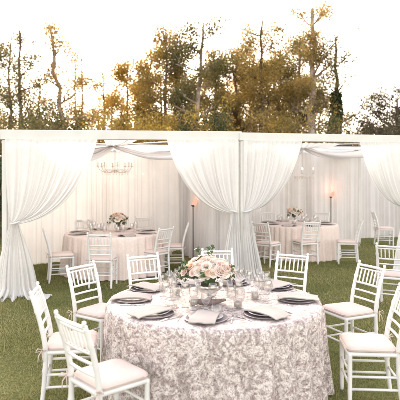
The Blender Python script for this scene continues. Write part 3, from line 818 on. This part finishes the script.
def tree(px, Y, H, label, mat='amber', bark='bark', tr=.16, lean=0., n=4200, first=.35, limbs=12, R=.55, size=.10, seed=1, span=1.0, cat='tree', group=TG, name='tree', ivy=False, squash=.8):
    s = F/Y; x = gx(px, s); rd = random.Random(seed)
    H *= 1.15; limbs = int(limbs*1.4)
    t = empty(name, (x, Y, 0), label=label, cat=cat, group=group)
    b = MB(); nn = 12; pts = []; rad = []
    wob = [rd.gauss(0, .05) for _ in range(nn+1)]
    for i in range(nn+1):
        q = i/nn; pts.append(Vector((lean*H*(q-.45)+wob[i]*(i > 0), rd.gauss(0, .05)*(i > 0), H*.95*q))); rad.append(tr*(1-.72*q)*(1.25 if i == 0 else 1))
    b.tube(pts, rad, 12)
    tips = []
    for k in range(limbs):
        q = first+(1-first)*(k+.5)/limbs; i = min(nn, int(q*nn)); a = k*2.4+rd.random()
        d = Vector((math.cos(a), math.sin(a), rd.uniform(.15, .8)))
        branch(b, pts[i], d, span*rd.uniform(.8, 1.5)*(1.25-.5*q), rad[i]*.5, rd, 2, tips)
    tips = [p for p in tips if p.z > .3]
    b.obj('trunk', M[bark], t)
    leaves(tips, int(n*6.2), R*1.05, size*.56, seed, M[mat], t, squash)
    if ivy:
        r = np.random.default_rng(seed+50); m = 5200; zz = r.uniform(0, H*.66, m); aa = r.uniform(0, 2*PI, m)
        P = np.array([tuple(p) for p in pts]); cx = np.interp(zz, P[:, 2], P[:, 0]); cy = np.interp(zz, P[:, 2], P[:, 1])
        rr = tr*(1-.5*zz/H)+r.uniform(0, .26, m)*(1.15-.6*zz/(H*.66))
        C = np.stack([cx+rr*np.cos(aa), cy+rr*np.sin(aa), zz], 1); U = unit(r.normal(size=(m, 3))); W = unit(np.cross(U, r.normal(size=(m, 3))))
        quads_mesh('ivy', C, U*.07, W*.055, M['ivy'], t)
    return t
def shrub(px, Y, H, W, label, mat, seed, n=5200, size=.085, cat='shrub', group='tall shrubs under the trees'):
    s = F/Y; x = gx(px, s); rd = random.Random(seed)
    t = empty('shrub', (x, Y, 0), label=label, cat=cat, group=group)
    b = MB(); tips = []
    for k in range(9):
        a = k*2.4; d = Vector((math.cos(a)*.55*W/H*1.6, math.sin(a)*.5, 1.0))
        branch(b, Vector((.15*math.cos(a), .15*math.sin(a), 0)), d, H*rd.uniform(.55, .85), .035, rd, 2, tips, .55, .1)
    tips = [p for p in tips if .2 < p.z < H*.97 and abs(p.x) < W*.75]
    for k in range(30):
        tips.append(Vector((rd.uniform(-.5, .5)*W, rd.uniform(-.5, .5), rd.uniform(.05, .72)*H)))
    b.obj('stem', M['bark'], t)
    leaves(tips, int(n*2.2), .42, size*.68, seed, M[mat], t, .9, name='foliage')
    return t
tree(-14, 27, 8.0, 'olive leaved tree at the far left edge of the tree line', 'olive', seed=11, n=4200)
tree(10, 29, 8.6, 'thin straight tree at the left edge behind the tent', 'olive', tr=.14, seed=12, n=2100)
tree(20, 26, 8.4, 'dark straight trunked tree close beside the thin left edge tree', 'olive', tr=.16, seed=13, n=1700, first=.5)
tree(39, 31, 6.8, 'short amber tree in the sky gap at the left', 'amber', seed=14, n=1700, span=.8)
tree(63, 25, 8.4, 'tall tree with a bare reddish trunk leaning left, sparse leaves', 'amber', 'palebark', tr=.19, lean=-.12, n=1500, first=.5, seed=15, limbs=8)
tree(75, 31, 8.2, 'slender tree just right of the leaning trunk', 'amber', tr=.10, n=1500, seed=16)
tree(82, 30, 8.6, 'second slender straight tree right of the leaning trunk', 'gold', tr=.10, n=1400, seed=17)
tree(104, 32, 7.4, 'loose golden tree with sky showing through its crown', 'gold', n=2300, seed=18, tr=.11)
tree(127, 30, 8.0, 'glowing golden tree above the left tent beam', 'gold', n=5200, seed=19, tr=.12, first=.2, limbs=16)
tree(150, 29, 8.2, 'broad yellow gold tree behind the left chandelier', 'gold', n=6000, seed=20, tr=.14, first=.2, limbs=16)
tree(166, 26, 8.4, 'dark thin trunked tree between the gold and amber crowns', 'amber', n=3000, seed=21, tr=.14)
tree(176, 28, 8.6, 'dark crowned tree with a straight trunk left of the pale trunk', 'olive', n=4200, seed=22, tr=.13)
tree(196, 24, 8.2, 'tree with a pale bent trunk near the photo centre', 'olive', 'palebark', tr=.18, lean=.06, n=2600, seed=23, first=.5)
tree(215, 30, 8.3, 'dense amber tree right of the pale bent trunk', 'amber', n=6500, seed=24, first=.2, limbs=16)
tree(236, 29, 8.0, 'dense brown gold tree behind the middle post', 'amber', n=6500, seed=25, first=.2, limbs=16)
tree(254, 31, 8.4, 'gold flecked tree left of the dark upright trunk', 'gold', n=4200, seed=26, first=.25, limbs=14)
tree(261, 25, 8.6, 'tree with a dark upright trunk right of the middle post', 'amber', 'ivybark', n=3200, tr=.16, seed=27, first=.45)
tree(280, 29, 8.2, 'amber tree between the dark trunk and thick brown trunk', 'amber', n=5200, seed=28, first=.2, limbs=16)
tree(299, 28, 8.4, 'brown tree just left of the thick trunk', 'olive', n=4200, seed=29, first=.25, limbs=14)
tree(312, 24, 8.8, 'tree with the thickest reddish brown trunk', 'amber', 'palebark', n=2400, tr=.27, seed=30, first=.5)
tree(334, 24, 7.6, 'trunk wrapped in dark green ivy with a branch reaching right', 'olive', 'ivybark', n=900, tr=.17, seed=31, first=.55, limbs=6, ivy=True, lean=.03)
tree(349, 30, 5.0, 'sparse small amber tree in the sky gap right of the ivy trunk', 'amber', n=1000, seed=32, span=.7, tr=.06)
tree(372, 26, 4.0, 'lower dark conifer left of the right edge conifer', 'dark', n=4200, seed=33, first=.1, limbs=26, span=1.0, R=.45, size=.08, squash=.4)
tree(397, 24, 5.0, 'tall dark conifer rising at the right edge', 'dark', n=7000, seed=34, first=.1, limbs=36, span=1.25, R=.45, size=.08, squash=.4)
tree(424, 25, 5.9, 'dark conifer just outside the right edge', 'dark', n=5200, seed=35, first=.12, limbs=24, span=1.3, R=.32, size=.08, squash=.4)
for i, (px, Y, H, mt, n_) in enumerate([(112, 40, 8.6, 'amber', 5000), (137, 42, 10.0, 'gold', 9000), (160, 39, 10.2, 'olive', 8000), (188, 43, 10.5, 'amber', 9000), (205, 38, 9.6, 'olive', 7000), (228, 42, 10.2, 'gold', 9000), (250, 39, 10.4, 'amber', 8000), (274, 43, 10.6, 'olive', 9000), (296, 40, 10.0, 'amber', 9000), (320, 42, 9.8, 'olive', 7000), (-2, 40, 9.2, 'olive', 5000), (30, 42, 7.4, 'olive', 4500), (54, 40, 6.4, 'amber', 3500), (88, 43, 6.6, 'gold', 4000)]):
    w_ = ['left of the golden trees', 'behind the glowing golden tree', 'behind the yellow gold tree', 'behind the straight dark crowned tree', 'behind the pale bent trunk', 'behind the middle post', 'behind the dark upright trunk', 'between dark trunk and thick brown trunk', 'behind the thick brown trunk', 'behind the ivy trunk', 'at the left photo edge', 'behind the two left trunks', 'in the left sky gap', 'behind the slender trees'][i]
    tree(px, Y, H/1.15, 'farther tree of the rear row, '+w_, mt, n=int(n_/6.2*1.5), seed=60+i, tr=.15, first=.2, limbs=12, R=.7, size=.14, span=1.35, group='rear row of trees')
shr = [(-20, 23, 4.4, 3.0, 'olive', 'at the far left edge'), (3, 21, 4.6, 2.6, 'olive', 'behind the left post'), (22, 22, 4.9, 2.4, 'amber', 'rising under the two left trunks'), (45, 23, 5.3, 2.2, 'olive', 'left of the leaning trunk'),
       (60, 22, 4.5, 2.0, 'olive', 'at the foot of the leaning trunk'), (84, 24, 4.8, 2.4, 'amber', 'under the slender trees'), (108, 23, 4.4, 2.4, 'gold', 'low above the chandelier beam'), (132, 24, 4.8, 2.4, 'gold', 'under the glowing golden tree'),
       (158, 23, 4.6, 2.4, 'gold', 'under the dark thin trunk'), (184, 22, 4.5, 2.4, 'gold', 'left of the pale bent trunk foot'), (205, 21, 4.3, 1.4, 'ivy', 'dark green, right of the pale trunk'), (234, 23, 5.0, 2.4, 'gold', 'behind the middle post'),
       (262, 23, 4.8, 2.6, 'amber', 'around the dark upright trunk'), (290, 23, 4.8, 2.6, 'amber', 'left of the thick brown trunk'), (322, 22, 4.5, 2.4, 'olive', 'between thick trunk and ivy trunk'), (348, 23, 4.2, 2.2, 'olive', 'low under the open sky gap'),
       (376, 22, 4.3, 2.4, 'dark', 'below the conifers'), (405, 22, 4.4, 2.6, 'dark', 'at the right edge'), (-50, 22, 4.6, 3.2, 'olive', 'beyond the left edge'), (440, 23, 4.6, 3.0, 'dark', 'beyond the right edge')]
for i, (px, Y, H, W, mt, w) in enumerate(shr):
    shrub(px, Y, H, W, 'tall bushy shrub '+w, mt, 100+i)
shrub(-6, 16.0, 2.6, 2.2, 'dark green shrub on the grass left of the left tent', 'ivy', 140, size=.07)
shrub(-34, 14.5, 2.6, 2.2, 'dark green shrub farther left of the left tent', 'ivy', 141, size=.07)

# ------------------------------------------------------------------ light, sky, camera
EL, AZ = 21.0, -8.0        # degrees; azimuth from +Y towards +X
w = bpy.data.worlds.new("World"); S.world = w; w.use_nodes = True; nt = w.node_tree
bg = nt.nodes['Background']; sky = nt.nodes.new('ShaderNodeTexSky'); sky.sky_type = 'NISHITA'; sky.sun_disc = False
sky.sun_elevation = math.radians(EL); sky.sun_rotation = math.radians(AZ); sky.dust_density = 1.6; sky.air_density = 1.0; sky.ozone_density = .6
mx = nt.nodes.new('ShaderNodeMix'); mx.data_type = 'RGBA'; mx.blend_type = 'MULTIPLY'; mx.inputs[0].default_value = 1; mx.inputs[7].default_value = (1.0, .885, .812, 1)
hs = nt.nodes.new('ShaderNodeHueSaturation'); hs.inputs['Saturation'].default_value = .42
nt.links.new(sky.outputs[0], hs.inputs['Color']); nt.links.new(hs.outputs[0], mx.inputs[6]); nt.links.new(mx.outputs[2], bg.inputs[0]); bg.inputs[1].default_value = .15
sd = bpy.data.lights.new('sun', 'SUN'); sd.energy = 1.0; sd.angle = math.radians(11); sd.color = (1, .83, .62)
so = bpy.data.objects.new('sun', sd); col.objects.link(so)
dirv = Vector((math.sin(math.radians(AZ))*math.cos(math.radians(EL)), math.cos(math.radians(AZ))*math.cos(math.radians(EL)), math.sin(math.radians(EL))))
so.rotation_euler = dirv.to_track_quat('Z', 'Y').to_euler()
cd = bpy.data.cameras.new('camera'); cam = bpy.data.objects.new('camera', cd); col.objects.link(cam); S.camera = cam
cam.location = (0, 0, HC); cam.rotation_euler = (PI/2, 0, 0)
cd.sensor_width = 36; cd.lens = F/400*36; cd.shift_y = -(200-YH)/400; cd.clip_end = 3000; cd.clip_start = .05
cd.dof.use_dof = True; cd.dof.focus_distance = 6.0; cd.dof.aperture_fstop = 2.2
S.render.engine = 'CYCLES'
S.view_settings.view_transform = 'Standard'; S.view_settings.look = 'None'; S.view_settings.gamma = 1; S.view_settings.use_curve_mapping = False
S.view_settings.exposure = 2.5
c = S.cycles; c.max_bounces = 8; c.transparent_max_bounces = 48; c.transmission_bounces = 8; c.diffuse_bounces = 4; c.glossy_bounces = 3
c.caustics_reflective = False; c.caustics_refractive = False; c.use_denoising = True; c.sample_clamp_indirect = 6
